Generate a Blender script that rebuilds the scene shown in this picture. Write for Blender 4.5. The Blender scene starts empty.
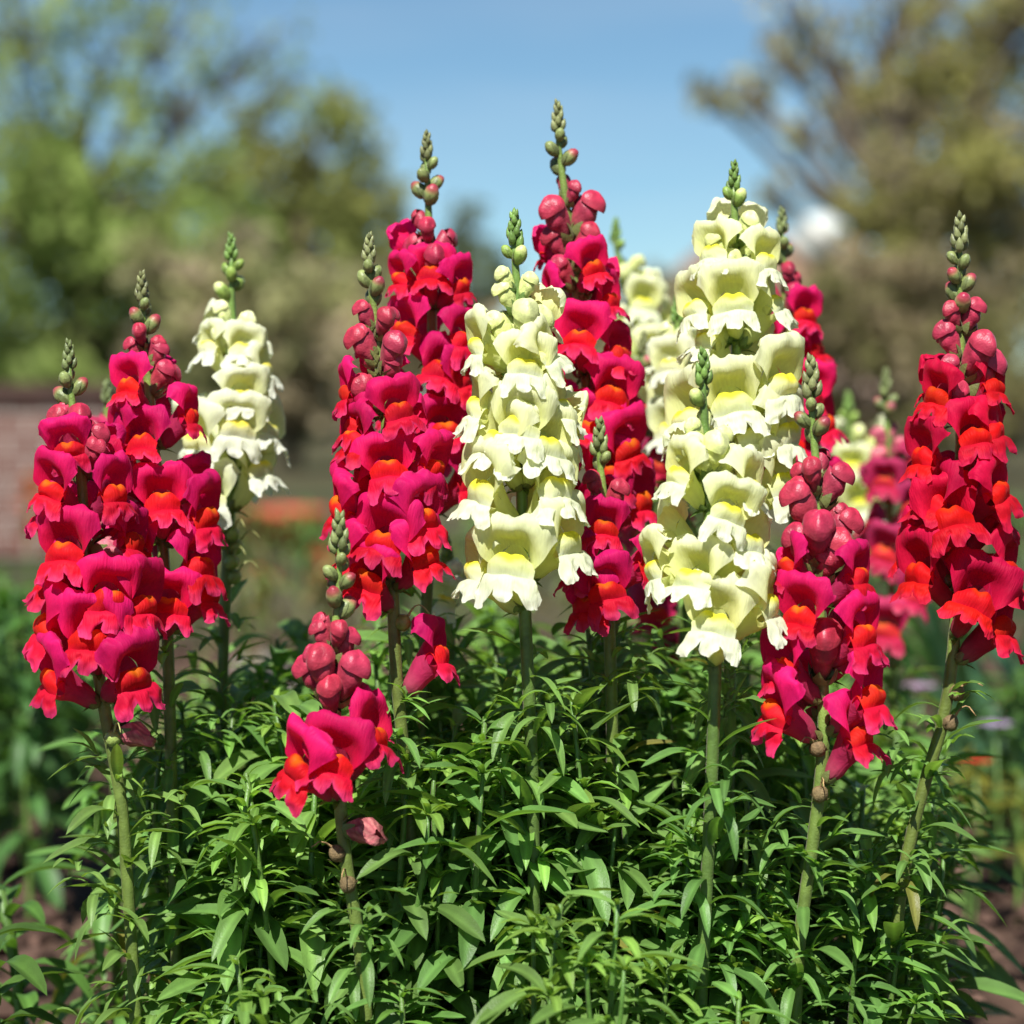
import bpy, math, random
import numpy as np
from mathutils import Vector, Matrix, Euler, Quaternion
from mathutils import noise as mnoise

# ------------------------------------------------------------------ camera, sky, sun, exposure
scene = bpy.context.scene
COL = scene.collection
FPX, HOR, EYE = 2418.0, 395.0, 0.40       # focal length in pixels, horizon row, eye height (m)
PITCH = math.atan((512 - HOR) / FPX)
cam = bpy.data.cameras.new('camera'); cam_o = bpy.data.objects.new('camera', cam); COL.objects.link(cam_o)
cam_o.location = (0, 0, EYE); cam_o.rotation_euler = (math.pi / 2 - PITCH, 0, 0)
cam.sensor_width = 36; cam.lens = FPX * 36 / 1024; cam.clip_start = 0.05; cam.clip_end = 3000
cam.dof.use_dof = True; cam.dof.focus_distance = 1.085; cam.dof.aperture_fstop = 6.3; cam.dof.aperture_blades = 0
scene.camera = cam_o
SUN_EL, SUN_AZ = math.radians(51), math.radians(-14)     # azimuth measured from behind the camera, - = left
sd = Vector((math.sin(SUN_AZ) * math.cos(SUN_EL), -math.cos(SUN_AZ) * math.cos(SUN_EL), math.sin(SUN_EL)))
w = bpy.data.worlds.new('World'); scene.world = w; w.use_nodes = True
nt = w.node_tree; nt.nodes.clear()
wo = nt.nodes.new('ShaderNodeOutputWorld'); bg = nt.nodes.new('ShaderNodeBackground'); sky = nt.nodes.new('ShaderNodeTexSky')
sky.sky_type = 'NISHITA'; sky.sun_disc = False; sky.sun_elevation = SUN_EL
sky.sun_rotation = math.atan2(sd.x, sd.y); sky.altitude = 600; sky.air_density = 0.75; sky.dust_density = 0.1; sky.ozone_density = 3.5
bg.inputs['Strength'].default_value = 0.058
# thin high cirrus, part of the sky itself
tc = nt.nodes.new('ShaderNodeTexCoord'); mp = nt.nodes.new('ShaderNodeMapping'); mp.inputs['Scale'].default_value = (3.0, 3.0, 26.0)
nz = nt.nodes.new('ShaderNodeTexNoise'); nz.inputs['Scale'].default_value = 1.6; nz.inputs['Detail'].default_value = 4
cr = nt.nodes.new('ShaderNodeValToRGB'); cr.color_ramp.elements[0].position = 0.50; cr.color_ramp.elements[1].position = 0.85
cr.color_ramp.elements[0].color = (0, 0, 0, 1); cr.color_ramp.elements[1].color = (0.16, 0.16, 0.16, 1)
mx = nt.nodes.new('ShaderNodeMix'); mx.data_type = 'RGBA'
nt.links.new(tc.outputs['Generated'], mp.inputs['Vector']); nt.links.new(mp.outputs[0], nz.inputs['Vector']); nt.links.new(nz.outputs['Fac'], cr.inputs[0])
nt.links.new(cr.outputs[0], mx.inputs['Factor']); tn = nt.nodes.new('ShaderNodeMix'); tn.data_type = 'RGBA'; tn.blend_type = 'MULTIPLY'; tn.inputs['Factor'].default_value = 1; tn.inputs['B'].default_value = (.88, 1.02, .96, 1)
nt.links.new(sky.outputs[0], tn.inputs['A']); nt.links.new(tn.outputs['Result'], mx.inputs['A']); mx.inputs['B'].default_value = (7.5, 8.0, 8.4, 1)
nt.links.new(mx.outputs['Result'], bg.inputs['Color']); nt.links.new(bg.outputs[0], wo.inputs['Surface'])
sun = bpy.data.lights.new('sun', 'SUN'); sun.energy = 5.0; sun.angle = math.radians(0.53); sun.color = (1.0, 0.965, 0.91)
sun_o = bpy.data.objects.new('sun', sun); COL.objects.link(sun_o); sun_o.rotation_euler = sd.to_track_quat('Z', 'Y').to_euler(); sun_o.location = (0, -3, 6)
scene.view_settings.view_transform = 'Standard'; scene.view_settings.look = 'None'; scene.view_settings.exposure = 0.88; scene.view_settings.gamma = 1.0
scene.render.engine = 'CYCLES'
scene.cycles.max_bounces = 8; scene.cycles.transparent_max_bounces = 8; scene.cycles.use_denoising = True
try: scene.cycles.denoiser = 'OPENIMAGEDENOISE'
except Exception: pass
scene.cycles.sample_clamp_indirect = 6.0

def at(px, py, Y):
    """world point seen at pixel (px,py) when it stands at depth Y"""
    a = math.atan((512 - py) / FPX) - PITCH
    d = math.hypot(1, 0)
    vx, vy, vz = (px - 512) / FPX, 1.0, (512 - py) / FPX
    c, s = math.cos(-PITCH), math.sin(-PITCH)
    wy, wz = vy * c - vz * s, vy * s + vz * c
    k = Y / wy
    return Vector((vx * k, Y, EYE + wz * k))

# ------------------------------------------------------------------ helpers
def tag(o, label=None, cat=None, group=None, kind=None):
    if label: o['label'] = label
    if cat: o['category'] = cat
    if group: o['group'] = group
    if kind: o['kind'] = kind
    return o
def empty(name, loc, rz=0.0):
    o = bpy.data.objects.new(name, None); o.empty_display_size = 0.02; COL.objects.link(o); o.location = loc; o.rotation_euler = (0, 0, rz); return o
def put(name, me, parent=None, M=None):
    o = bpy.data.objects.new(name, me); COL.objects.link(o)
    if parent is not None: o.parent = parent
    if M is not None: o.matrix_basis = M
    return o
def kids(root):
    return [o for o in ALLKIDS.get(root.name, [])]
class MB:
    """collects vertices, faces and one colour per vertex; builds ONE mesh"""
    def __init__(s): s.v = []; s.f = []; s.c = []; s.mi = []; s.sm = True
    def grid(s, P, C, close=False, mi=0, flip=False):
        n, m = P.shape[:2]; b = len(s.v)
        s.v += P.reshape(-1, 3).tolist()
        C = np.broadcast_to(np.asarray(C, float), P.shape); s.c += C.reshape(-1, 3).tolist()
        for i in range(n - 1):
            for j in range(m if close else m - 1):
                k = (j + 1) % m
                q = (b + i * m + j, b + i * m + k, b + (i + 1) * m + k, b + (i + 1) * m + j)
                s.f.append(q[::-1] if flip else q); s.mi.append(mi)
    def add(s, vs, fs, col, mi=0):
        b = len(s.v); s.v += [list(v) for v in vs]; s.c += [list(col)] * len(vs)
        for f in fs: s.f.append(tuple(b + i for i in f)); s.mi.append(mi)
    def mesh(s, name, mats):
        me = bpy.data.meshes.new(name); me.from_pydata([tuple(x) for x in s.v], [], s.f)
        a = me.color_attributes.new('Col', 'FLOAT_COLOR', 'POINT')
        c = np.ones((len(s.v), 4), np.float32)
        if len(s.c): c[:, :3] = np.array(s.c)
        a.data.foreach_set('color', c.ravel())
        for m in (mats if isinstance(mats, (list, tuple)) else [mats]): me.materials.append(m)
        if len(s.mi): me.polygons.foreach_set('material_index', s.mi)
        me.polygons.foreach_set('use_smooth', [s.sm] * len(s.f))
        me.update(); return me
def sweep(mb, path, radii, col, seg=8, prof=None, mi=0, cap=True):
    """tube along path; col a colour or list of colours per ring"""
    path = [Vector(p) for p in path]; n = len(path); rows = []; cc = []
    up = Vector((0.13, 0.97, 0.2))
    for i, p in enumerate(path):
        t = (path[min(i + 1, n - 1)] - path[max(i - 1, 0)]).normalized()
        a = t.cross(up)
        if a.length < 1e-3: a = t.cross(Vector((1, 0, 0)))
        a.normalize(); b = a.cross(t).normalized(); r = radii[i] if hasattr(radii, '__len__') else radii
        rows.append([list(p + a * math.cos(q) * r + b * math.sin(q) * r) for q in np.linspace(0, 2 * math.pi, seg, endpoint=False)])
        cc.append([list(col[i] if hasattr(col[0], '__len__') else col)] * seg)
    if cap:
        e = path[-1]; rows.append([list(e)] * seg); cc.append(cc[-1])
    mb.grid(np.array(rows), np.array(cc), close=True, mi=mi)
def lathe(mb, prof, col, seg=14, M=None, squash=1.0):
    """prof = [(r,z)...] about z"""
    an = np.linspace(0, 2 * math.pi, seg, endpoint=False); P = np.zeros((len(prof), seg, 3)); C = np.zeros((len(prof), seg, 3))
    for i, (r, z) in enumerate(prof):
        P[i, :, 0] = r * np.cos(an); P[i, :, 1] = r * np.sin(an) * squash; P[i, :, 2] = z
        C[i] = col[i] if hasattr(col[0], '__len__') else col
    if M is not None:
        A = np.array(M.to_3x3()); P = P @ A.T + np.array(M.translation)
    mb.grid(P, C, close=True)
def cr1(pts, t):
    """Catmull-Rom through pts (n,...) at t in 0..n-1"""
    n = len(pts); i = int(min(max(math.floor(t), 0), n - 2)); u = t - i
    p1, p2 = pts[i], pts[i + 1]
    p0 = pts[i - 1] if i > 0 else 2 * p1 - p2
    p3 = pts[i + 2] if i + 2 < n else 2 * p2 - p1
    return 0.5 * (2 * p1 + (p2 - p0) * u + (2 * p0 - 5 * p1 + 4 * p2 - p3) * u * u + (3 * p1 - p0 - 3 * p2 + p3) * u ** 3)
def patch(net, nu, nv):
    """net (rows v, cols u, k) -> dense grid nv x nu"""
    net = np.array(net, float); R, K = net.shape[:2]; out = np.zeros((nv, nu, net.shape[2]))
    for j in range(nv):
        row = cr1(net, (R - 1) * j / (nv - 1))
        for i in range(nu): out[j, i] = cr1(row, (K - 1) * i / (nu - 1))
    return out
def nz3(p, s, seed):
    return np.array(mnoise.noise_vector(Vector((p[0] * s + seed * 7.3, p[1] * s - seed * 3.1, p[2] * s + seed))))

# ------------------------------------------------------------------ materials
def newmat(name):
    m = bpy.data.materials.new(name); m.use_nodes = True; t = m.node_tree; t.nodes.clear()
    o = t.nodes.new('ShaderNodeOutputMaterial'); return m, t, o
def soft_mat(name, trans=0.35, rough=0.5, spec=0.35, nscale=180, bump=0.25, hue=0.012, val=0.18, sheen=0.0, bdist=0.0006, tint=None, mott=0.2, mscale=90, vein=0):
    m, t, o = newmat(name); L = t.links.new; N = t.nodes.new
    at_ = N('ShaderNodeAttribute'); at_.attribute_name = 'Col'
    oi = N('ShaderNodeObjectInfo'); hs = N('ShaderNodeHueSaturation')
    mr = N('ShaderNodeMapRange'); mr.inputs[3].default_value = 0.5 - hue; mr.inputs[4].default_value = 0.5 + hue
    mv = N('ShaderNodeMapRange'); mv.inputs[3].default_value = 1 - val; mv.inputs[4].default_value = 1 + val * .6
    fr = N('ShaderNodeMath'); fr.operation = 'MULTIPLY'; fr.inputs[1].default_value = 7.31; f2 = N('ShaderNodeMath'); f2.operation = 'FRACT'
    L(oi.outputs['Random'], mr.inputs[0]); L(oi.outputs['Random'], fr.inputs[0]); L(fr.outputs[0], f2.inputs[0]); L(f2.outputs[0], mv.inputs[0])
    L(mr.outputs[0], hs.inputs['Hue']); L(mv.outputs[0], hs.inputs['Value']); L(at_.outputs['Color'], hs.inputs['Color'])
    tc = N('ShaderNodeTexCoord'); n1 = N('ShaderNodeTexNoise'); n1.inputs['Scale'].default_value = mscale; n1.inputs['Detail'].default_value = 3
    L(tc.outputs['Object'], n1.inputs['Vector'])
    m2 = N('ShaderNodeMapRange'); m2.inputs[1].default_value = .3; m2.inputs[2].default_value = .7; m2.inputs[3].default_value = 1 - mott; m2.inputs[4].default_value = 1 + mott * .5; L(n1.outputs['Fac'], m2.inputs[0])
    mu = N('ShaderNodeMix'); mu.data_type = 'RGBA'; mu.blend_type = 'MULTIPLY'; mu.inputs['Factor'].default_value = 1
    L(hs.outputs[0], mu.inputs['A']); L(m2.outputs[0], mu.inputs['B'])
    n2 = N('ShaderNodeTexNoise'); n2.inputs['Scale'].default_value = nscale * 6; n2.inputs['Detail'].default_value = 2; L(tc.outputs['Object'], n2.inputs['Vector'])
    mpv = N('ShaderNodeMapping'); mpv.inputs['Scale'].default_value = (1, .16, .16) if vein else (1, 1, 1); L(tc.outputs['Object'], mpv.inputs[0]); L(mpv.outputs[0], n2.inputs['Vector'])
    bp = N('ShaderNodeBump'); bp.inputs['Strength'].default_value = bump; bp.inputs['Distance'].default_value = bdist; L(n2.outputs['Fac'], bp.inputs['Height'])
    p = N('ShaderNodeBsdfPrincipled'); L(mu.outputs['Result'], p.inputs['Base Color']); p.inputs['Roughness'].default_value = rough; p.inputs['Specular IOR Level'].default_value = spec
    if sheen: p.inputs['Sheen Weight'].default_value = sheen; p.inputs['Sheen Roughness'].default_value = .4; p.inputs['Sheen Tint'].default_value = (1, .75, .8, 1)
    L(bp.outputs[0], p.inputs['Normal'])
    if trans > 0:
        tr = N('ShaderNodeBsdfTranslucent'); L(bp.outputs[0], tr.inputs['Normal'])
        if tint:
            tm = N('ShaderNodeMix'); tm.data_type = 'RGBA'; tm.blend_type = 'MULTIPLY'; tm.inputs['Factor'].default_value = 1
            L(mu.outputs['Result'], tm.inputs['A']); tm.inputs['B'].default_value = (*tint, 1); L(tm.outputs['Result'], tr.inputs['Color'])
        else: L(mu.outputs['Result'], tr.inputs['Color'])
        ms = N('ShaderNodeMixShader'); ms.inputs[0].default_value = trans; L(p.outputs[0], ms.inputs[1]); L(tr.outputs[0], ms.inputs[2]); L(ms.outputs[0], o.inputs['Surface'])
    else: L(p.outputs[0], o.inputs['Surface'])
    return m
M_PETAL = soft_mat('petal_red', trans=0.50, rough=0.62, spec=0.16, sheen=0.03, bump=.55, hue=.004, val=.22, mott=.16, mscale=110, vein=1, bdist=.0009, nscale=200)
M_CREAM = soft_mat('petal_cream', trans=0.46, rough=0.65, spec=0.12, bump=.45, hue=.006, val=.05, mott=.07, mscale=120, vein=1, bdist=.0009, nscale=200, tint=(1.0, .98, .72))
M_BUD = soft_mat('bud_skin', trans=0.12, rough=0.42, spec=0.40, sheen=.08, bump=.4, hue=.004, val=.16, mott=.35, mscale=260)
M_GREEN = soft_mat('stem_skin', trans=0.08, rough=0.42, spec=0.45, bump=.5, hue=.01, val=.15, mott=.3, mscale=200, sheen=.08)
M_LEAF = soft_mat('leaf', trans=0.45, rough=0.44, spec=0.42, bump=.35, hue=.012, val=.22, mott=.22, mscale=70, tint=(1.25, 1.2, .5))
M_DRY = soft_mat('dried', trans=0.15, rough=0.7, spec=0.2, bump=.8, hue=.01, val=.2, mott=.5, mscale=300)
M_FAR = soft_mat('tree_leaf', trans=0.55, rough=0.6, spec=0.2, bump=0, hue=.02, val=.25, mott=.3, mscale=3)
M_BARK = soft_mat('bark', trans=0, rough=0.9, spec=0.1, bump=.3, mott=.4, mscale=8, bdist=.02, nscale=4)

# ------------------------------------------------------------------ snapdragon flower meshes
PAL = {
 'red': dict(lip=(.78, .012, .17), lipout=(.62, .014, .12), rim=(.74, .08, .24), inner=(.74, .007, .085), low=(.80, .008, .040), lowrim=(.78, .05, .20), pal=(.80, .014, .014), spot=(.93, .20, .008), tube=(.56, .035, .12), tubeb=(.50, .14, .17), mat='petal_red'),
 'scarlet': dict(lip=(.68, .006, .065), lipout=(.56, .012, .07), rim=(.66, .03, .10), inner=(.68, .006, .05), low=(.76, .008, .02), lowrim=(.74, .02, .09), pal=(.84, .012, .008), spot=(.90, .07, .008), tube=(.45, .03, .075), tubeb=(.50, .16, .17), mat='petal_red'),
 'pink': dict(lip=(.62, .05, .16), lipout=(.52, .06, .14), rim=(.72, .2, .3), inner=(.50, .02, .09), low=(.72, .03, .10), lowrim=(.74, .12, .2), pal=(.76, .04, .05), spot=(.85, .15, .03), tube=(.52, .09, .14), tubeb=(.55, .2, .2), mat='petal_red'),
 'white': dict(lip=(.79, .82, .64), lipout=(.78, .81, .58), rim=(.82, .84, .72), inner=(.76, .80, .42), low=(.79, .82, .66), lowrim=(.82, .84, .74), pal=(.80, .81, .45), spot=(.88, .78, .10), tube=(.82, .86, .50), tubeb=(.66, .76, .36), mat='petal_cream'),
 'cream': dict(lip=(.82, .85, .58), lipout=(.77, .82, .49), rim=(.85, .87, .72), inner=(.79, .82, .34), low=(.81, .86, .62), lowrim=(.84, .87, .72), pal=(.80, .84, .42), spot=(.84, .78, .06), tube=(.78, .83, .33), tubeb=(.62, .72, .28), mat='petal_cream'),
}
CM = 0.01; PALE = ('cream', 'white')
def half(rows):
    """rows of [s=0, .., s=1] points -> mirrored full rows"""
    out = []
    for r in rows:
        l = [(-x, y, z) for (x, y, z) in r[::-1]]
        out.append(l[:-1] + list(r))
    return out
def lerpc(a, b, t):
    t = np.clip(t, 0, 1)[..., None]; return np.asarray(a) * (1 - t) + np.asarray(b) * t
def flower_meshes(kind, seed, small=0.0):
    """returns dict of meshes in the flower's frame: origin at its stalk, +Y outward, +Z up (units m)"""
    rng = random.Random(seed * 17 + 3); C = PAL[kind]; mat = bpy.data.materials[C['mat']]
    wid = 1 + rng.uniform(-.06, .10); roll = rng.uniform(-.2, 1.1); asym = rng.uniform(-1, 1); hl = rng.uniform(-.26, .06); ruf = .12 if kind in PALE else .085
    def fin(P):
        P = P * np.array((.97, 1.0, 1.0)); P[..., 2] = P[..., 2] * 1.06 + np.clip(P[..., 2] - 1.9, 0, 9) * (.26 + hl); 
        for idx in np.ndindex(P.shape[:2]):
            q_ = P[idx] * (1, .5, 1) if False else P[idx]; P[idx] = P[idx] + nz3(q_, .75, seed) * .13 + nz3(q_, 1.9, seed + 2) * .035
        return P * CM
    # --- tube
    Mc = np.array((0, 1.55, 1.55)); ns = 26
    def ring(t):
        c = cr1(np.array([(0, .12, 0), (0, .45, .42), (0, 1.0, .98), (0, 1.55, 1.55)], float), t * 3)
        rx = float(cr1(np.array([[.22], [.50], [.55], [.78]]), t * 3)[0]); rz = float(cr1(np.array([[.2], [.46], [.58], [.84]]), t * 3)[0])
        a = .85 - .55 * t; n = np.array((0, math.cos(a), math.sin(a))); u = np.array((0, -math.sin(a), math.cos(a)))
        return c, rx, rz, u
    th = np.linspace(-math.pi, math.pi, ns, endpoint=False)
    P = np.zeros((10, ns, 3))
    for i in range(10):
        c, rx, rz, u = ring(i / 9)
        for j, q in enumerate(th):
            f = 1 + .05 * math.cos(2 * q) - .05 * abs(math.sin(q * 2.0))
            P[i, j] = c + np.array((rx * math.sin(q) * f, 0, 0)) + u * rz * math.cos(q) * f
    tt = np.linspace(0, 1, 10)[:, None] * np.ones((10, ns)); lin = .5 + .5 * np.sin(th * 9)[None] * np.ones((10, ns))
    Ct = lerpc(C['tubeb'], C['tube'], tt * 1.5) ; Ct = Ct * (1 - .18 * (lin * (1 - tt))[..., None])
    tb = MB(); tb.grid(fin(P), Ct, close=True)
    # underside: from lower half of the mouth to the crease below the palate
    cr_row = [(0, 2.44, 1.42), (.54, 2.40, 1.36), (1.00, 2.12, 1.30)]
    lowring = []
    for q in (180, 145, 108):
        q = math.radians(q); c, rx, rz, u = ring(1.0); lowring.append(tuple(c + np.array((rx * math.sin(q), 0, 0)) + u * rz * math.cos(q)))
    midr = [tuple(.5 * (np.array(a) + np.array(b)) + np.array((0.06 * k, .02, -.12 + .03 * k))) for k, (a, b) in enumerate(zip(lowring, cr_row))]
    U = patch(half([lowring, midr, cr_row]), 17, 6)
    tb.grid(fin(U), lerpc(C['tube'], C['low'], np.linspace(0, .7, 6)[:, None] * np.ones((6, 17))), flip=True)
    # --- upper lip (hood)
    c, rx, rz, u = ring(1.0)
    def rp(q): q = math.radians(q); return tuple(c + np.array((rx * math.sin(q), 0, 0)) + u * rz * math.cos(q))
    W = wid
    rows = [
     [rp(0), rp(28), rp(60), rp(114)],
     [(0, 1.56, 2.58), (.46 * W, 1.66, 2.54), (.84 * W, 1.88, 2.26), (1.00, 2.00, 1.66)],
     [(0, 1.90, 2.74), (.56 * W, 2.02, 2.76), (1.10 * W, 2.14, 2.56), (1.30 * W, 2.14, 2.02)],
     [(0, 2.16, 2.98), (.66 * W, 2.26, 3.02), (1.32 * W, 2.10, 2.84), (1.54 * W, 1.92, 2.34)],
     [(0, 2.14, 3.24), (.72 * W, 2.18, 3.32), (1.44 * W, 1.92, 3.12), (1.70 * W, 1.70, 2.56)],
     [(0, 1.84, 3.38), (.72 * W, 1.82, 3.46), (1.46 * W, 1.70, 3.26), (1.80 * W, 1.56, 2.72)],
     [(0, 1.48, 3.34 - roll * .2), (.66 * W, 1.44, 3.42 - roll * .35), (1.32 * W, 1.34, 3.18 - roll * .2), (1.60 * W, 1.28, 2.70)],
    ]
    if small: 
        for k in range(2, 7): rows[k] = [tuple(np.array(p) * .5 + np.array(p2) * .5) for p, p2 in zip(rows[k], rows[k - 1])]
    nu, nv = 41, 18
    G = patch(half(rows), nu, nv); us = np.linspace(-1, 1, nu); vs = np.linspace(0, 1, nv)
    for j in range(nv):
        for i in range(nu):
            e = max(0, vs[j] - .45) / .55
            G[j, i] += np.array((0, 1, .45)) * ruf * e * e * (math.sin(us[i] * 9 + seed) + .6 * math.sin(us[i] * 21 + seed * 2.1) + (.5 if kind in PALE else .2) * math.sin(us[i] * 47 + seed)) 
            G[j, i] += nz3(G[j, i], 1.7, seed + 5) * .24 * e + nz3(G[j, i], 5.5, seed) * .05 * e + np.array((0, -1, 0)) * asym * us[i] * e * .35
            G[j, i][2] -= .05 * e * math.exp(-(us[i] / .07) ** 2)
    vv = vs[:, None] * np.ones((nv, nu)); uu = np.abs(us)[None] * np.ones((nv, nu))
    Cu = lerpc(C['inner'], C['lip'], (vv - .25) * 2.2); Cu = lerpc(Cu, C['rim'], (vv - .93) * 9 * .6)
    Cu = np.asarray(Cu); ribs = (.5 + .5 * np.sin(us * 44))[None] * np.ones((nv, nu)); Cu = Cu * (1 - .06 * ribs[..., None])
    up = MB(); up.grid(fin(G), Cu)
    # --- palate
    prow = [
     [(0, 1.55, 1.75), (.4, 1.55, 1.70), (.80, 1.42, 1.5)],
     [(0, 1.80, 2.04), (.42, 1.80, 2.04), (.84, 1.60, 1.74)],
     [(0, 2.16, 2.18), (.48, 2.12, 2.14), (.98, 1.82, 1.80)],
     [(0, 2.48, 1.98), (.54, 2.42, 1.94), (1.05, 1.98, 1.64)],
     [(0, 2.54, 1.70), (.52, 2.48, 1.64), (1.02, 2.06, 1.46)],
     [(0, 2.44, 1.42), (.54, 2.40, 1.36), (1.00, 2.12, 1.30)],
    ]
    nu, nv = 29, 14
    G = patch(half(prow), nu, nv); us = np.linspace(-1, 1, nu); vs = np.linspace(0, 1, nv)
    for j in range(nv):
        for i in range(nu):
            G[j, i][2] -= .06 * math.exp(-(us[i] / .16) ** 2) * math.sin(min(1, vs[j] * 1.2) * math.pi)
            G[j, i] += nz3(G[j, i], 4, seed) * .05 * (1 - vs[j])
    vv = vs[:, None] * np.ones((nv, nu)); uu = np.abs(us)[None] * np.ones((nv, nu))
    spot = np.clip(1.1 - np.sqrt((uu / .50) ** 2 + ((vv - .36) / .24) ** 2), 0, 1) if kind not in PALE else np.clip(1.38 - np.sqrt((uu / .62) ** 2 + ((vv - .36) / .24) ** 2), 0, 1)
    Cp = lerpc(C['pal'], C['spot'], spot * (2.2 if kind in PALE else 1.8))
    if kind in PALE:
        Cp = lerpc(Cp, C['low'], (vv - .72) * 5)
    else: Cp = lerpc(Cp, C['low'], (vv - .75) * 4)
    pl = MB(); pl.grid(fin(G), Cp)
    # --- lower lip: three lobes falling from the crease
    nu, nv = 43, 12
    base = patch(half([prow[5], prow[5]]), nu, 2)[0]; us = np.linspace(-1, 1, nu); vs = np.linspace(0, 1, nv); G = np.zeros((nv, nu, 3)); droop = rng.uniform(-.15, .2)
    for i, s in enumerate(us):
        dl = (abs(s) / .30) if abs(s) < .30 else abs(abs(s) - .65) / .35; lob = math.sqrt(max(0, 1 - min(1, dl) ** 2.4)); L = (.38 + .62 * lob) * (1.0 if abs(s) < .30 else 1.12)
        a = (s * 1.0 if abs(s) < .30 else math.copysign(.50 + (abs(s) - .30) * .80, s))
        out = np.array((math.sin(a) * 1.0, math.cos(a) * .92, 0))
        for j, v in enumerate(vs):
            r = L * v
            p = base[i] + out * (.90 * r * (1 - .20 * r) + .12 * math.sin(min(1, v * 2) * math.pi) * .6) + np.array((0, 0, -1)) * (.18 * r + (.66 + droop) * r ** 1.4 + .12 * math.sin(v * math.pi) * 0)
            cup = (1 - lob) * v * .10
            p += np.array((0, 1, .2)) * (.06 * v * v * math.sin(s * 11 + seed)) - out * cup
            p += nz3(p, 2.6, seed + 9) * .17 * v + nz3(p, 6, seed) * .035 * v + out * v ** 4 * (.06 if kind in PALE else .03) * math.sin(s * 41 + seed)
            G[j, i] = p
    vv = vs[:, None] * np.ones((nv, nu)); 
    Cl = lerpc(C['low'], C['lowrim'], (vv - .55) * 2.0); ribs = (.5 + .5 * np.sin(us * 50))[None] * np.ones((nv, nu)); Cl = Cl * (1 - .08 * ribs[..., None])
    lo = MB(); lo.grid(fin(G), Cl)
    # --- calyx
    return dict(flower=tb.mesh('flower_tube', mat), upper_lip=up.mesh('upper_lip', mat), palate=pl.mesh('palate', mat), lower_lip=lo.mesh('lower_lip', mat))
def calyx_mesh(scale=1.0, col=(.12, .20, .045), up_axis=(0, .7, .7), length=.75, r=.36, name='calyx'):
    mb = MB(); ax = Vector(up_axis).normalized(); q = Vector((0, 0, 1)).rotation_difference(ax).to_matrix().to_4x4()
    lathe(mb, [(.08, -.05), (r * .75, .05), (r, .25), (r * .95, .34)], col, seg=15, M=q)
    for v in range(len(mb.v)): pass
    for k in range(5):
        a0 = 2 * math.pi * k / 5; rows = []
        for i in range(5):
            t = i / 4; wv = .62 * (1 - t ** 1.6) ; rr = r * (1.02 + .16 * math.sin(t * 2.4)); z = .16 + (length - .16) * t
            rows.append([list(q @ Vector((math.cos(a0 + d * wv) * rr, math.sin(a0 + d * wv) * rr, z))) for d in (-1, -.5, 0, .5, 1)])
        mb.grid(np.array(rows), col)
    mb.v = (np.array(mb.v) * CM * scale).tolist()
    return mb.mesh(name, M_GREEN)
FL = {k: [flower_meshes(k, i + 1) for i in range(9 if k != 'pink' else 4)] for k in PAL}
CALYX = [calyx_mesh(), calyx_mesh(col=(.15, .17, .05))]

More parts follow.
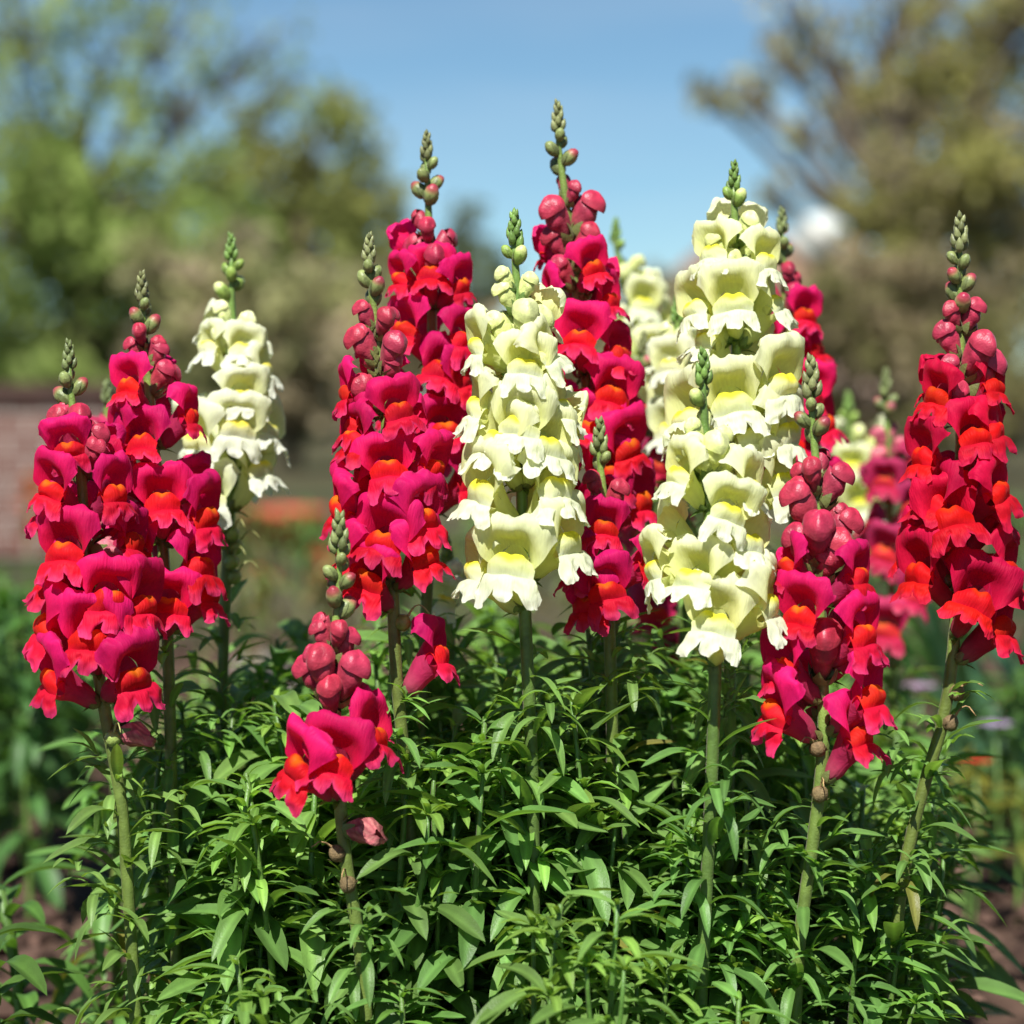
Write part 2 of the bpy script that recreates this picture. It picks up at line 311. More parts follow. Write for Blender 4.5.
# --- large closed buds: a pouch under a helmet-shaped hood
BUDPAL = {'red': ((.38, .035, .065), (.36, .11, .09), (.52, .022, .07)), 'scarlet': ((.42, .03, .07), (.40, .10, .08), (.52, .045, .09)), 'pink': ((.48, .09, .13), (.42, .16, .13), (.55, .14, .18)), 'cream': ((.70, .77, .28), (.55, .66, .18), (.80, .83, .42)), 'white': ((.76, .82, .36), (.58, .70, .22), (.84, .87, .50))}
EL = np.array((.90, .80, 1.26))
def bud_meshes(kind, seed):
    cb, cbase, ch = BUDPAL[kind]; rng = random.Random(seed); mb = MB(); n = 16
    P = np.zeros((11, n, 3)); Cc = np.zeros((11, n, 3)); th = np.linspace(0, 2 * math.pi, n, endpoint=False)
    cen = np.array([(0, .05, 0), (0, .22, .35), (0, .52, .78), (0, .88, 1.12), (0, .98, 1.36)], float); rad = np.array([[.13], [.42], [.57], [.60], [.02]])
    for i in range(11):
        t = i / 10 * 4; c = cr1(cen, t); r = abs(float(cr1(rad, t)[0])); 
        d = cr1(cen, min(4, t + .1)) - cr1(cen, max(0, t - .1)); d /= np.linalg.norm(d); u = np.array((0, -d[2], d[1]))
        for j, q in enumerate(th):
            f = 1 - .10 * abs(math.cos(q)) ** 8; P[i, j] = c + np.array((r * math.cos(q) * .92 * f, 0, 0)) + u * r * math.sin(q)
        Cc[i] = np.array(cbase) * (1 - min(1, t / 2)) + np.array(cb) * min(1, t / 2)
    for idx in np.ndindex(P.shape[:2]): P[idx] += nz3(P[idx], 1.4, seed) * .07
    mb.grid(P * EL * CM, Cc, close=True)
    hd = MB(); nu, nv = 21, 10; G = np.zeros((nv, nu, 3))
    for j in range(nv):
        for i in range(nu):
            a = (i / (nu - 1) - .5) * math.radians(250); b = j / (nv - 1) * math.radians(100)   # b from crown to the rim
            front = math.cos(a); bb = b * (1.0 + .10 * front)
            v = np.array((math.sin(bb) * math.sin(a) * .58, math.sin(bb) * front * (.60 + .10 * max(0, front) ** 4 * (j / (nv - 1))), math.cos(bb) * .50))
            k = j / (nv - 1); v *= 1 + .04 * k * k * max(0, front) - .03 * abs(math.sin(a * .5)) ** 12
            v *= 1 + .14 * math.exp(-(a / .30) ** 2) * math.sin(k * 2.6) - .10 * math.exp(-((abs(a) - .8) / .4) ** 2) * math.sin(k * 2.8)
            # tilt the helmet forward
            ca, sa = math.cos(-.30), math.sin(-.30); v = np.array((v[0], v[1] * ca - v[2] * sa, v[1] * sa + v[2] * ca))
            G[j, i] = v + np.array((0, .93, 1.20)) + nz3(v * 3, 1, seed) * .04
    kk = np.linspace(0, 1, nv)[:, None] * np.ones((nv, nu))
    hd.grid(((G - (0, .93, 1.20)) * (1.05, .98, 1.22) + np.array((0, .93, 1.20)) * EL) * CM, lerpc(ch, cb, kk))
    m = M_BUD
    return dict(bud=mb.mesh('bud_pouch', m), hood=hd.mesh('bud_hood', m))
BUD = {k: [bud_meshes(k, i + 1) for i in range(3)] for k in BUDPAL}
def small_bud_mesh(kind, stage, seed):
    """stage 0 = all green ... 1 = coloured tip showing"""
    cb, cbase, ch = BUDPAL[kind]; g = np.array((.22, .27, .09)) if kind not in PALE else np.array((.24, .36, .07)); mb = MB()
    prof = [(.10, -.02), (.25, .14), (.32, .38), (.33, .62), (.26, .84), (.12, .98), (.0, 1.02)]
    tipc = np.array(cb) * .9 if stage > .3 else g * 1.1
    cols = [g * .8, g * .8, g, g, tipc * .8 + g * .2, tipc, tipc]
    ax = Vector((0, .62, .78)).normalized(); q = Vector((0, 0, 1)).rotation_difference(ax).to_matrix().to_4x4()
    lathe(mb, prof, [tuple(c) for c in cols], seg=12, M=q)
    mb.v = [list(np.array(v) + nz3(v, 3, seed) * .03) for v in mb.v]
    for k in range(5):                         # sepals hugging the bud
        a0 = 2 * math.pi * k / 5 + seed; rows = []; ln = .82 - .16 * stage
        for i in range(5):
            t = i / 4; z = ln * t; rr = np.interp(z, [0, .14, .38, .62, .84], [.12, .26, .33, .34, .27]) * 1.07; wv = .5 * (1 - t ** 1.8)
            rows.append([list(q @ Vector((math.cos(a0 + d * wv) * rr, math.sin(a0 + d * wv) * rr, z))) for d in (-1, 0, 1)])
        mb.grid(np.array(rows), tuple(g * .75))
    mb.v = (np.array(mb.v) * CM).tolist(); return mb.mesh('small_bud', M_BUD)
SBUD = {k: [[small_bud_mesh(k, st, s) for s in (1, 2)] for st in (0.0, .6, 1.0)] for k in BUDPAL}
def tip_mesh(kind, seed):
    rng = random.Random(seed); mb = MB(); g = np.array((.16, .23, .07)) if kind not in PALE else np.array((.17, .30, .06))
    if kind in ('red', 'scarlet', 'pink'): g = g * .85 + np.array((.07, .035, .03)) * (.5 + .6 * (seed % 2))
    n = 15
    for k in range(n):
        t = k / (n - 1); z = .15 + 1.25 * t; a = k * 2.4; r = .17 * (1 - .75 * t)
        ax = Vector((math.cos(a) * .32, math.sin(a) * .32, 1)).normalized(); q = Matrix.Translation((math.cos(a) * r, math.sin(a) * r, z)) @ Vector((0, 0, 1)).rotation_difference(ax).to_matrix().to_4x4()
        s = .36 * (1 - .45 * t)
        lathe(mb, [(.05 * s, -.2 * s), (.42 * s, .2 * s), (.46 * s, .6 * s), (.30 * s, 1.1 * s), (0, 1.55 * s)], tuple(g * rng.uniform(.8, 1.25)), seg=7, M=q)
    mb.v = (np.array(mb.v) * CM).tolist(); return mb.mesh('bud_tip', M_BUD)
TIP = {k: [tip_mesh(k, s) for s in (1, 2, 3)] for k in BUDPAL}
# ------------------------------------------------------------------ leaves and shoots
def leaf(mb, p, az, el, L, Wd, droop, col, rng, fold=.20, nl=9, twist=0.0):
    """one lanceolate leaf growing from p; az compass angle, el start elevation"""
    p = Vector(p); pos = p.copy(); e = el; h = Vector((math.cos(az), math.sin(az), 0)); side0 = Vector((-math.sin(az), math.cos(az), 0)); rows = []; cc = []
    c = np.array(col) * rng.uniform(.80, 1.22)
    if rng.random() < .014: c = np.array((.28, .28, .06)) * rng.uniform(.5, 1)
    w2 = rng.uniform(-.3, .3)
    for i in range(nl):
        t = i / (nl - 1); wv = Wd * .5 * (2.05 * t ** .62 * (1 - t) ** .80) + (.0009 if t < .1 else 0)
        d = h * math.cos(e) + Vector((0, 0, math.sin(e))); n = -h * math.sin(e) + Vector((0, 0, math.cos(e)))
        tw = twist * t; sd_ = side0 * math.cos(tw) + n * math.sin(tw); nn = n * math.cos(tw) - side0 * math.sin(tw)
        rows.append([list(pos + sd_ * (wv * q) + nn * (abs(q) ** 1.4 * wv * fold * 1.6 + .06 * wv * math.sin(t * 9 + q * 3))) for q in (-1, -.5, 0, .5, 1)])
        cc.append([list(c * k) for k in (1.0, .95, 1.35, .95, 1.0)])
        pos = pos + d * (L / (nl - 1)); e -= droop / (nl - 1) * (1.6 if t < .45 else .45); h = h
        if w2: 
            h = (h + side0 * w2 * .12).normalized(); side0 = Vector((-h.y, h.x, 0))
    mb.grid(np.array(rows), np.array(cc))
LEAFC = (.135, .255, .060)
def leafy(mb, path_at, z0, z1, rng, step=.0090, L0=.050, L1=.036, W=.26, tuft=.40, el=.12, droop=.85, col=LEAFC, rstem=.0022, skip=0.0):
    """leaves in a spiral between heights z0..z1 along path_at(z)"""
    z = z0; k = rng.uniform(0, 6)
    while z < z1:
        t = (z - z0) / max(1e-6, z1 - z0); p = path_at(z); k += 2.399 + rng.uniform(-.3, .3)
        L = (L0 * (1 - t) + L1 * t) * rng.uniform(.75, 1.2); cl = np.array(col) * (1 + .25 * t)
        if rng.random() >= skip:
            leaf(mb, p + Vector((math.cos(k), math.sin(k), 0)) * rstem, k, el + .45 * t + rng.uniform(-.65, .45), L, L * W * rng.uniform(.85, 1.15), droop * rng.uniform(.4, 1.5), cl, rng, twist=rng.uniform(-.6, .6))
        if rng.random() < tuft:
            q = p + Vector((math.cos(k), math.sin(k), .25)) * .008
            for _ in range(rng.randint(2, 4)):
                a = k + rng.uniform(-1.5, 1.5); leaf(mb, q, a, rng.uniform(.2, 1.2), rng.uniform(.008, .02), rng.uniform(.0025, .005), rng.uniform(.2, 1.2), cl * (1.2, 1.2, 1.0), rng, nl=5)
        z += step * rng.uniform(.7, 1.3)
def shoot_meshes(seed, H, L0=.048, W=.30, col=LEAFC, nbr=2):
    rng = random.Random(seed); lv = MB(); st = MB(); lx, ly = rng.uniform(-.02, .02), rng.uniform(-.02, .02)
    def axis(bx, by, z0):
        return lambda z: Vector((lx * (z / H) ** 2 + bx * min(1, max(0, (z - z0) / .08)) ** .7, ly * (z / H) ** 2 + by * min(1, max(0, (z - z0) / .08)) ** .7, z))
    ax = axis(0, 0, 0); sc_ = (.10, .20, .035)
    sweep(st, [ax(z) for z in np.linspace(0, H, 9)], list(np.linspace(.0026, .0012, 9)), sc_, seg=6)
    leafy(lv, ax, .05, H, rng, L0=L0, W=W, col=col)
    for b in range(nbr):                      # side shoots
        a = rng.uniform(0, 6.28); z0 = H * rng.uniform(.35, .6); r = rng.uniform(.018, .035); h2 = H * rng.uniform(.78, .95); bx = axis(math.cos(a) * r, math.sin(a) * r, z0)
        sweep(st, [bx(z) for z in np.linspace(z0, h2, 7)], list(np.linspace(.0018, .001, 7)), sc_, seg=6)
        leafy(lv, bx, z0 + .02, h2, rng, L0=L0 * .8, W=W, col=col, step=.010)
        for k in range(7): leaf(lv, bx(h2), k * 2.4, .1 + .20 * k, .026 - .0026 * k, .0068 - .0004 * k, .9, np.array(col) * (1.5, 1.45, 1.1), rng, nl=6)
    for k in range(8):                       # growing tip rosette
        leaf(lv, ax(H - .0030 * (8 - k)), k * 2.4, .0 + .17 * k, .038 - .0036 * k, .0098 - .0009 * k, .9, np.array(col) * (1.5, 1.45, 1.1), rng, nl=6)
    return st.mesh('shoot_stem', M_GREEN), lv.mesh('shoot_leaves', M_LEAF)

# ------------------------------------------------------------------ one flowering stem
def pod_mesh(dry, seed):
    rng = random.Random(seed); mb = MB(); c = (.20, .145, .07) if dry else (.24, .33, .08)
    q = Vector((0, 0, 1)).rotation_difference(Vector((0, .6, .8))).to_matrix().to_4x4()
    lathe(mb, [(.1, 0), (.36, .14), (.46, .42), (.38, .70), (.16, .88), (0, .92)], c, seg=12, M=q)
    for k in range(5):
        a0 = k * 1.257; rows = []
        for i in range(4):
            t = i / 3; rr = .2 + .38 * t; rows.append([list(q @ Vector((math.cos(a0 + d) * rr, math.sin(a0 + d) * rr, -.02 + .5 * t))) for d in (-.35 * (1 - t), 0, .35 * (1 - t))])
        mb.grid(np.array(rows), tuple(np.array(c) * .8))
    e = Vector((0, .55, .74)); pts = [e + Vector((0, .9 * t, .45 * math.sin(t * 3.0) * (1 if seed % 2 else .5))) * 1.3 for t in np.linspace(0, 1, 7)]
    sweep(mb, pts, [.06, .05, .045, .04, .04, .035, .03], (.42, .28, .13) if dry else (.35, .36, .12), seg=6)
    mb.v = [list((np.array(v) + nz3(v, 3, seed) * .05) * CM) for v in mb.v]
    return mb.mesh('seed_pod', M_DRY if dry else M_GREEN)
PODS = [pod_mesh(True, 1), pod_mesh(True, 2), pod_mesh(False, 3)]
def wilt_mesh(seed):
    mb = MB(); rng = random.Random(seed); n = 18; P = np.zeros((14, n, 3)); Cc = np.zeros((14, n, 3))
    for i in range(14):
        t = i / 13; r = float(np.interp(t, [0, .15, .45, .75, 1], [.12, .42, .50, .62, .18]))
        for j in range(n):
            q = 2 * math.pi * j / n; rr = r * (1 + .16 * math.sin(5 * q + t * 3) * t + .08 * math.sin(11 * q))
            P[i, j] = (rr * math.cos(q), .15 + 1.5 * t * .72 + rr * math.sin(q) * .7, 1.6 * t * .55 - rr * math.sin(q) * .6 - .5 * t * t)
            P[i, j] += nz3(P[i, j], 2.5, seed) * .16 * t
            Cc[i, j] = np.array((.55, .14, .17)) * (1 - .35 * math.sin(5 * q + t * 3) ** 2) + np.array((.12, .09, .06)) * (math.sin(9 * q + i) > .5)
    mb.grid(P * CM, Cc, close=True); return mb.mesh('wilted_flower', M_DRY)
WILT = [wilt_mesh(1), wilt_mesh(2)]
M_STEMS = M_GREEN
NSPIKE = [0]
def turn(v, a): return Vector((v.x * math.cos(a) - v.y * math.sin(a), v.x * math.sin(a) + v.y * math.cos(a), v.z))
def spike(pts, Y, kind, bb, fl, end, flowers, label, group, sc=.88, lower=(), bigbuds=(), pods=(), wilts=(), autofill=True, leafz=None, leanY=0.0, tipscale=1.0, seedk=0, nfill=1.0, leafstep=.0050):
    """pts stem pixels from tip to foot; bb/fl/end = pixel rows where big buds, flowers start and flowers end"""
    NSPIKE[0] += 1; seed = NSPIKE[0] * 13 + seedk; rng = random.Random(seed)
    sc *= .96
    W3 = [at(px, py, Y + leanY * (i / max(1, len(pts) - 1))) for i, (px, py) in enumerate(pts)]
    zf = 0.0
    if W3[-1].z > 0.004: W3.append(Vector((W3[-1].x + (W3[-1].x - W3[-2].x) * .3, W3[-1].y, 0.0)))
    base = W3[-1].copy(); base.z = 0
    zs = np.array([p.z for p in W3])[::-1]; xs = np.array([p.x for p in W3])[::-1]; ys = np.array([p.y for p in W3])[::-1]
    def P(z): # smooth stem position at height z, local to the base
        dz = .006; f = lambda q, a: float(np.interp(q, zs, a))
        return Vector((sum(f(z + d * dz, xs) for d in (-2, -1, 0, 1, 2)) / 5 - base.x, sum(f(z + d * dz, ys) for d in (-2, -1, 0, 1, 2)) / 5 - base.y, z))
    def zpix(py): # height of pixel row on the stem
        return at(512, py, Y).z
    root = empty('snapdragon', base); tag(root, label, 'snapdragon', group)
    zt = W3[0].z; ze = zpix(end); zfl = zpix(fl); zbb = zpix(bb)
    st = MB(); hs = np.concatenate([np.linspace(0, ze, 16), np.linspace(ze, zt - .006, 16)[1:]])
    rad = [float(np.interp(h, [0, ze, zfl, zbb, zt], [.0028, .0029, .0022, .0017, .0008])) for h in hs]
    cs = [tuple(np.array((.15, .25, .05)) * (1 - .3 * (h < ze)) + np.array((.02, .0, .0)) * (kind not in PALE)) for h in hs]
    sweep(st, [P(h) for h in hs], rad, cs, seg=9); 
    put('stem', st.mesh('stem', M_STEMS), root)
    # growing tip
    tl = TIP[kind][seed % 3]; put('bud_tip', tl, root, Matrix.Translation(P(zt - .0135 * tipscale)) @ Matrix.Scale(tipscale, 4) @ Matrix.Rotation(rng.uniform(0, 6), 4, 'Z'))
    # small buds
    z = zt - .013 * tipscale; k = rng.uniform(0, 6); span = max(.004, z - zbb)
    while z > zbb + .002:
        t = (zt - .013 * tipscale - z) / span; s = .70 + .50 * t; k += 2.399
        m = SBUD[kind][0 if t < .35 else (1 if t < .65 else 2)][rng.randint(0, 1)]
        put('small_bud', m, root, Matrix.Translation(P(z - .004 * s)) @ Matrix.Rotation(k, 4, 'Z') @ Matrix.Rotation(rng.uniform(-.2, .2), 4, 'X') @ Matrix.Translation((0, .001, 0)) @ Matrix.Scale(s, 4))
        z -= (.0026 + .0022 * t) * rng.uniform(.85, 1.15)
    def bigbud(z, a, s):
        d = BUD[kind][rng.randint(0, 2)]
        b = put('bud', d['bud'], root, Matrix.Translation(P(z)) @ Matrix.Rotation(a, 4, 'Z') @ Matrix.Rotation(rng.uniform(-.25, .1), 4, 'X') @ Matrix.Translation((0, .0015, 0)) @ Matrix.Scale(s, 4))
        put('hood', d['hood'], b); put('calyx', CALYX[1 if kind not in PALE else 0], b, Matrix.Diagonal((1.18, 1.0, 1.25, 1)))
    if not bigbuds:
        z = zbb - .006; k = rng.uniform(0, 6)
        while z > zfl - .012:
            t = (zbb - z) / max(.003, zbb - zfl + .012); bigbud(z - .008, k, .56 + .38 * min(1, t)); k += 2.2; z -= .0052 * rng.uniform(.85, 1.2)
    for (px, py, s) in bigbuds:
        s *= .97; zc = zpix(py) - .013 * s; sx = P(zc).x + base.x; dx = at(px, py, Y).x - sx; a = math.asin(max(-.97, min(.97, dx / (.011 * s)))); bigbud(zc, math.pi + a, s)
    if bigbuds:
        z = zbb - .004; k = rng.uniform(0, 6)     # more buds round the sides and the back
        while z > zfl - .020:
            t = (zbb - z) / max(.003, zbb - zfl + .02); a = (k + math.pi) % (2 * math.pi) - math.pi
            if abs(a) > (.9 if t < .6 else .25): bigbud(z - .009, math.pi + a, .56 + .34 * min(1, t))
            k += 2.3; z -= .0048
    bra = MB()
    def flow(z, a, s, tilt, small=False):
        d = FL[kind][rng.randint(0, len(FL[kind]) - 1)]; 
        f = put('flower', d['flower'], root, Matrix.Translation(P(z)) @ Matrix.Rotation(a, 4, 'Z') @ Matrix.Rotation(tilt, 4, 'X') @ Matrix.Rotation(rng.gauss(0, .17), 4, 'Y') @ Matrix.Translation((0, .002, 0)) @ Matrix.Scale(s, 4))
        for kk in ('upper_lip', 'palate', 'lower_lip'): put(kk, d[kk], f)
        put('calyx', CALYX[rng.randint(0, 1)], f)
        leaf(bra, P(z) + Vector((0, 0, -.002)), a + math.pi / 2 + rng.uniform(-.4, .4), .3, .012, .004, .8, (.10, .17, .04), rng, nl=5)
    used = []
    for fw in flowers:
        px, py = fw[0], fw[1]; t = (py - fl) / max(1, end - fl); s = sc * (.72 + .30 * min(1, max(0, t * 1.7))) * (fw[3] if len(fw) > 3 else 1) * rng.uniform(.96, 1.04)
        zc = zpix(py) - .0225 * s; sx = P(zc).x + base.x; dx = at(px, py, Y).x - sx
        a = math.asin(max(-.98, min(.98, dx / (.0232 * s)))) if len(fw) < 3 or fw[2] is None else math.radians(fw[2])
        flow(zc, math.pi + a, s, rng.gauss(-.02, .13)); used.append((zc, a))
    if autofill:
        z = zfl - .013 * sc; k = rng.uniform(0, 6)
        while z > ze + .004:
            k += 2.399; a = (k + math.pi) % (2 * math.pi) - math.pi
            ok = abs(a) > 1.75 or all(abs(z - uz) > .023 or abs((a - ua + math.pi) % (2 * math.pi) - math.pi) > 1.3 for uz, ua in used)
            if ok and (nfill >= 1 or rng.random() < nfill): tq = min(1, (zfl - .02 * sc - z) / max(.01, (zfl - ze) * .6)); flow(z, math.pi + a, sc * rng.uniform(.86, .98) * (.78 + .22 * max(0, tq)), rng.gauss(-.03, .15)); used.append((z, a))
            z -= .0100
    for (px, py, s) in pods:
        zc = zpix(py); dx = at(px, py, Y).x - (P(zc).x + base.x); a = math.asin(max(-1, min(1, dx / .010))); put('seed_pod', PODS[int(s * 10) % 3], root, Matrix.Translation(P(zc - .004)) @ Matrix.Rotation(math.pi + a, 4, 'Z') @ Matrix.Translation((0, .002, 0)) @ Matrix.Scale(.85, 4))
    for (px, py, s) in wilts:
        zc = zpix(py); dx = at(px, py, Y).x - (P(zc).x + base.x); a = math.asin(max(-1, min(1, dx / .013))); f = put('wilted_flower', WILT[0 if s < 1 else 1], root, Matrix.Translation(P(zc)) @ Matrix.Rotation(math.pi + a, 4, 'Z') @ Matrix.Translation((0, .002, 0)) @ Matrix.Rotation(-.25, 4, 'X') @ Matrix.Scale(1.35, 4)); put('calyx', CALYX[0], f)
    lv = MB(); zl = zpix(leafz) if leafz else ze - .012
    leafy(lv, P, .03, zl, rng, step=leafstep, L0=.056, L1=.026, W=.25, tuft=.5, el=.25, droop=.9, rstem=.003)
    for q in range(7):                         # short side shoots in the leaf axils
        z0 = .05 + (zl - .09) * q / 6 + rng.uniform(-.01, .01); a = q * 2.4 + seed; ln = rng.uniform(.02, .045); p0 = P(z0); e0 = p0 + Vector((math.cos(a) * ln * .75, math.sin(a) * ln * .75, ln))
        if z0 + ln > zl + .01: continue
        for j in range(9): leaf(lv, p0.lerp(e0, .35 + .65 * j / 8), a + j * 2.4, .9 * j / 8 - .1, .030 * (1 - .06 * j), .0072 * (1 - .05 * j), 1.3, np.array(LEAFC) * 1.2, rng, nl=7)
    b = len(lv.v)
    if bra.v:
        lv.v += bra.v; lv.c += bra.c; lv.f += [tuple(i + b for i in f) for f in bra.f]; lv.mi += bra.mi
    put('leaves', lv.mesh('stem_leaves', M_LEAF), root)
    return root

# ------------------------------------------------------------------ setting: ground
def ground():
    m, t, o = newmat('soil_and_lawn'); N = t.nodes.new; L = t.links.new
    tc = N('ShaderNodeTexCoord'); n1 = N('ShaderNodeTexNoise'); n1.inputs['Scale'].default_value = 22; n1.inputs['Detail'].default_value = 8; n1.inputs['Roughness'].default_value = .65; L(tc.outputs['Object'], n1.inputs['Vector'])
    r = N('ShaderNodeValToRGB'); e = r.color_ramp.elements; e[0].position = .3; e[0].color = (.022, .013, .009, 1); e[1].position = .72; e[1].color = (.17, .105, .075, 1); e.new(.5).color = (.075, .045, .032, 1); L(n1.outputs['Fac'], r.inputs[0])
    n2 = N('ShaderNodeTexNoise'); n2.inputs['Scale'].default_value = .8; n2.inputs['Detail'].default_value = 6; L(tc.outputs['Object'], n2.inputs['Vector'])
    g = N('ShaderNodeValToRGB'); e = g.color_ramp.elements; e[0].position = .35; e[0].color = (.03, .042, .016, 1); e[1].position = .7; e[1].color = (.10, .075, .045, 1); L(n2.outputs['Fac'], g.inputs[0])
    sx = N('ShaderNodeSeparateXYZ'); L(tc.outputs['Object'], sx.inputs[0]); mr = N('ShaderNodeMapRange'); mr.inputs[1].default_value = 3.6; mr.inputs[2].default_value = 4.6; L(sx.outputs['Y'], mr.inputs[0])
    mi = N('ShaderNodeMix'); mi.data_type = 'RGBA'; L(mr.outputs[0], mi.inputs['Factor']); L(r.outputs[0], mi.inputs['A']); L(g.outputs[0], mi.inputs['B'])
    p = N('ShaderNodeBsdfPrincipled'); p.inputs['Roughness'].default_value = .92; p.inputs['Specular IOR Level'].default_value = .15; L(mi.outputs['Result'], p.inputs['Base Color'])
    bp = N('ShaderNodeBump'); bp.inputs['Distance'].default_value = .01; bp.inputs['Strength'].default_value = .8; L(n1.outputs['Fac'], bp.inputs['Height']); L(bp.outputs[0], p.inputs['Normal']); L(p.outputs[0], o.inputs['Surface'])
    def axis(n, lo, hi, far):
        return np.concatenate([[-far, -far / 4, -far / 16, lo - 3], np.linspace(lo, hi, n), [hi + 3, far / 16, far / 4, far]])
    X = axis(110, -1.8, 1.8, 900); Yv = axis(120, .3, 4.2, 900); G = np.zeros((len(Yv), len(X), 3))
    for i, y in enumerate(Yv):
        for j, x in enumerate(X):
            k = 1.0 if (abs(x) < 1.7 and .4 < y < 4.1) else 0
            G[i, j] = (x, y, -.012 + k * (.022 * mnoise.noise(Vector((x * 6, y * 6, 0))) + .010 * mnoise.noise(Vector((x * 25, y * 25, 3)))))
    mb = MB(); mb.grid(G, (1, 1, 1)); tag(put('ground', mb.mesh('ground', m)), kind='structure')
    rng = random.Random(4); cl = MB()
    for k in range(2600):                      # crumbs and clods of dug soil
        y = .8 + 3.0 * rng.random() ** 1.3; x = rng.uniform(-.32, .32) * y * 1.1; s = rng.choice((.003, .005, .008, .012, .018)) * rng.uniform(.7, 1.3); a = rng.uniform(0, 6.28)
        vs = []
        for (u, v, ww) in ((1, 0, 0), (.3, .95, 0), (-.8, .6, 0), (-.8, -.6, 0), (.3, -.95, 0), (.45, .3, .6), (-.4, .35, .65), (-.1, -.5, .6), (0, 0, -.5)):
            uu, v2 = u * math.cos(a) - v * math.sin(a), u * math.sin(a) + v * math.cos(a); j = rng.uniform(.75, 1.2); vs.append((x + uu * s * j, y + v2 * s * j, s * .25 + ww * s * j + .004))
        b = rng.choice((.6, .9, 1.3, 2.0)); cl.add(vs, [(0, 1, 5), (1, 2, 6), (1, 6, 5), (2, 3, 6), (3, 7, 6), (3, 4, 7), (4, 0, 5), (4, 5, 7), (5, 6, 7), (1, 0, 8), (2, 1, 8), (3, 2, 8), (4, 3, 8), (0, 4, 8)], (.075 * b, .047 * b, .034 * b))
    cl.sm = False; tag(put('soil_clods', cl.mesh('soil_clods', M_BARK)), 'crumbs and clods of dug brown soil', 'soil', kind='stuff')
ground()

# ------------------------------------------------------------------ distant trees, shrubs, house, wall
def tri_leaves(mb, c, r, n, size, col, rng, flat=.8):
    for _ in range(n):
        while True:
            d = Vector((rng.uniform(-1, 1), rng.uniform(-1, 1), rng.uniform(-1, 1)))
            if d.length < 1: break
        p = c + Vector((d.x * r, d.y * r, d.z * r * flat)); u = Vector((rng.gauss(0, 1), rng.gauss(0, 1), rng.gauss(0, 1))).normalized(); v = u.cross(Vector((rng.gauss(0, 1), rng.gauss(0, 1), .3))).normalized(); s = size * rng.uniform(.6, 1.4)
        b = rng.uniform(.7, 1.35); mb.add([p, p + u * s * .5 + v * s * .32, p + u * s, p + u * s * .5 - v * s * .32], [(0, 1, 2, 3)], (col[0] * b, col[1] * b, col[2] * b))
def tree(name, Y, foot_px, blobs, size, col, label, cat, group=None, seed=1, trunk=.22, tcol=(.10, .075, .05), depth=1.0, nsub=16, dens=1.0, col2=None):
    rng = random.Random(seed); base = at(foot_px, HOR, Y); base.z = 0
    root = empty(name, base); tag(root, label, cat, group); lf = MB(); tk = MB(); cs = []
    for (px, py, rp, n) in blobs:
        c = at(px, py, Y) - base; r = rp * Y / FPX; c.y += rng.uniform(-1, 1) * r * depth; cs.append((c, r, n))
    top = max(c.z for c, r, n in cs) * .8; mx = sum(c.x for c, r, n in cs) / len(cs)
    path = [Vector((mx * .55 * (z / top) ** 1.6 + .04 * top * math.sin(z * 2.0 / top * 2), 0, z)) for z in np.linspace(0, top, 8)]
    sweep(tk, path, list(np.linspace(trunk, trunk * .25, 8)), tcol, seg=8)
    for (c, r, n) in cs:
        s0 = min(path[1:-1], key=lambda q: abs(q.z - c.z * .6)); mid = (s0 + c) * .5 + Vector((0, 0, -.08 * (c - s0).length))
        pts = [s0, (s0 + mid) * .5, mid, (mid + c) * .5 + Vector((0, 0, .03 * r)), c]; sweep(tk, pts, list(np.linspace(trunk * .38, trunk * .06, 5)), tcol, seg=6)
        for q in range(nsub):
            d = Vector((rng.uniform(-1, 1), rng.uniform(-1, 1) * depth, rng.uniform(-.85, .95))) * r * .95; rr = r * rng.uniform(.3, .65)
            sweep(tk, [mid.lerp(c, .5), c + d * .5, c + d], [trunk * .08, trunk * .05, trunk * .02], tcol, seg=4)
            b = rng.uniform(.75, 1.3); cc = col if (col2 is None or rng.random() < .5) else col2
            tri_leaves(lf, c + d, rr, int(n * dens / nsub), size, (cc[0] * b, cc[1] * b, cc[2] * b), rng)
    put('trunk', tk.mesh('trunk', M_BARK), root); put('crown', lf.mesh('crown', M_FAR), root)
    return root
OLIVE = (.29, .36, .10); BRN = (.44, .37, .23); YEL = (.32, .31, .10)
tree('broadleaf_tree', 20, 60, [(20, 20, 75, 240), (95, 60, 60, 150), (30, 110, 80, 300), (170, 20, 60, 90), (110, 170, 70, 260), (200, 100, 60, 110), (15, 220, 90, 1300), (90, 270, 90, 1500), (165, 225, 70, 800), (200, 290, 70, 1000), (25, 330, 95, 1500), (130, 340, 90, 1500), (-20, 370, 60, 900), (60, 375, 70, 900), (250, 50, 50, 55), (290, 90, 40, 45)], .14, OLIVE, 'tall loose green tree filling the left of the view behind the flowers', 'tree', 'trees behind the flower bed', 3, .16, dens=.75, col2=(.34, .40, .12))
tree('broadleaf_tree', 24, 300, [(300, 160, 60, 550), (350, 190, 48, 480), (255, 190, 50, 500), (320, 240, 62, 650), (370, 260, 36, 350), (255, 290, 55, 700), (330, 320, 60, 900)], .15, (.25, .31, .09), 'round dense olive tree with its crown edge against the open sky', 'tree', 'trees behind the flower bed', 5, .18, col2=(.31, .35, .11))
tree('bare_shrub', 13, 290, [(200, 300, 60, 700), (280, 330, 60, 800), (370, 320, 60, 800), (430, 350, 50, 700), (230, 370, 60, 900), (330, 380, 60, 900)], .09, BRN, 'brown twiggy shrub between the two left trees and the red flowers', 'shrub', 'brown shrubs behind the flower bed', 7, .06, col2=(.40, .40, .18))
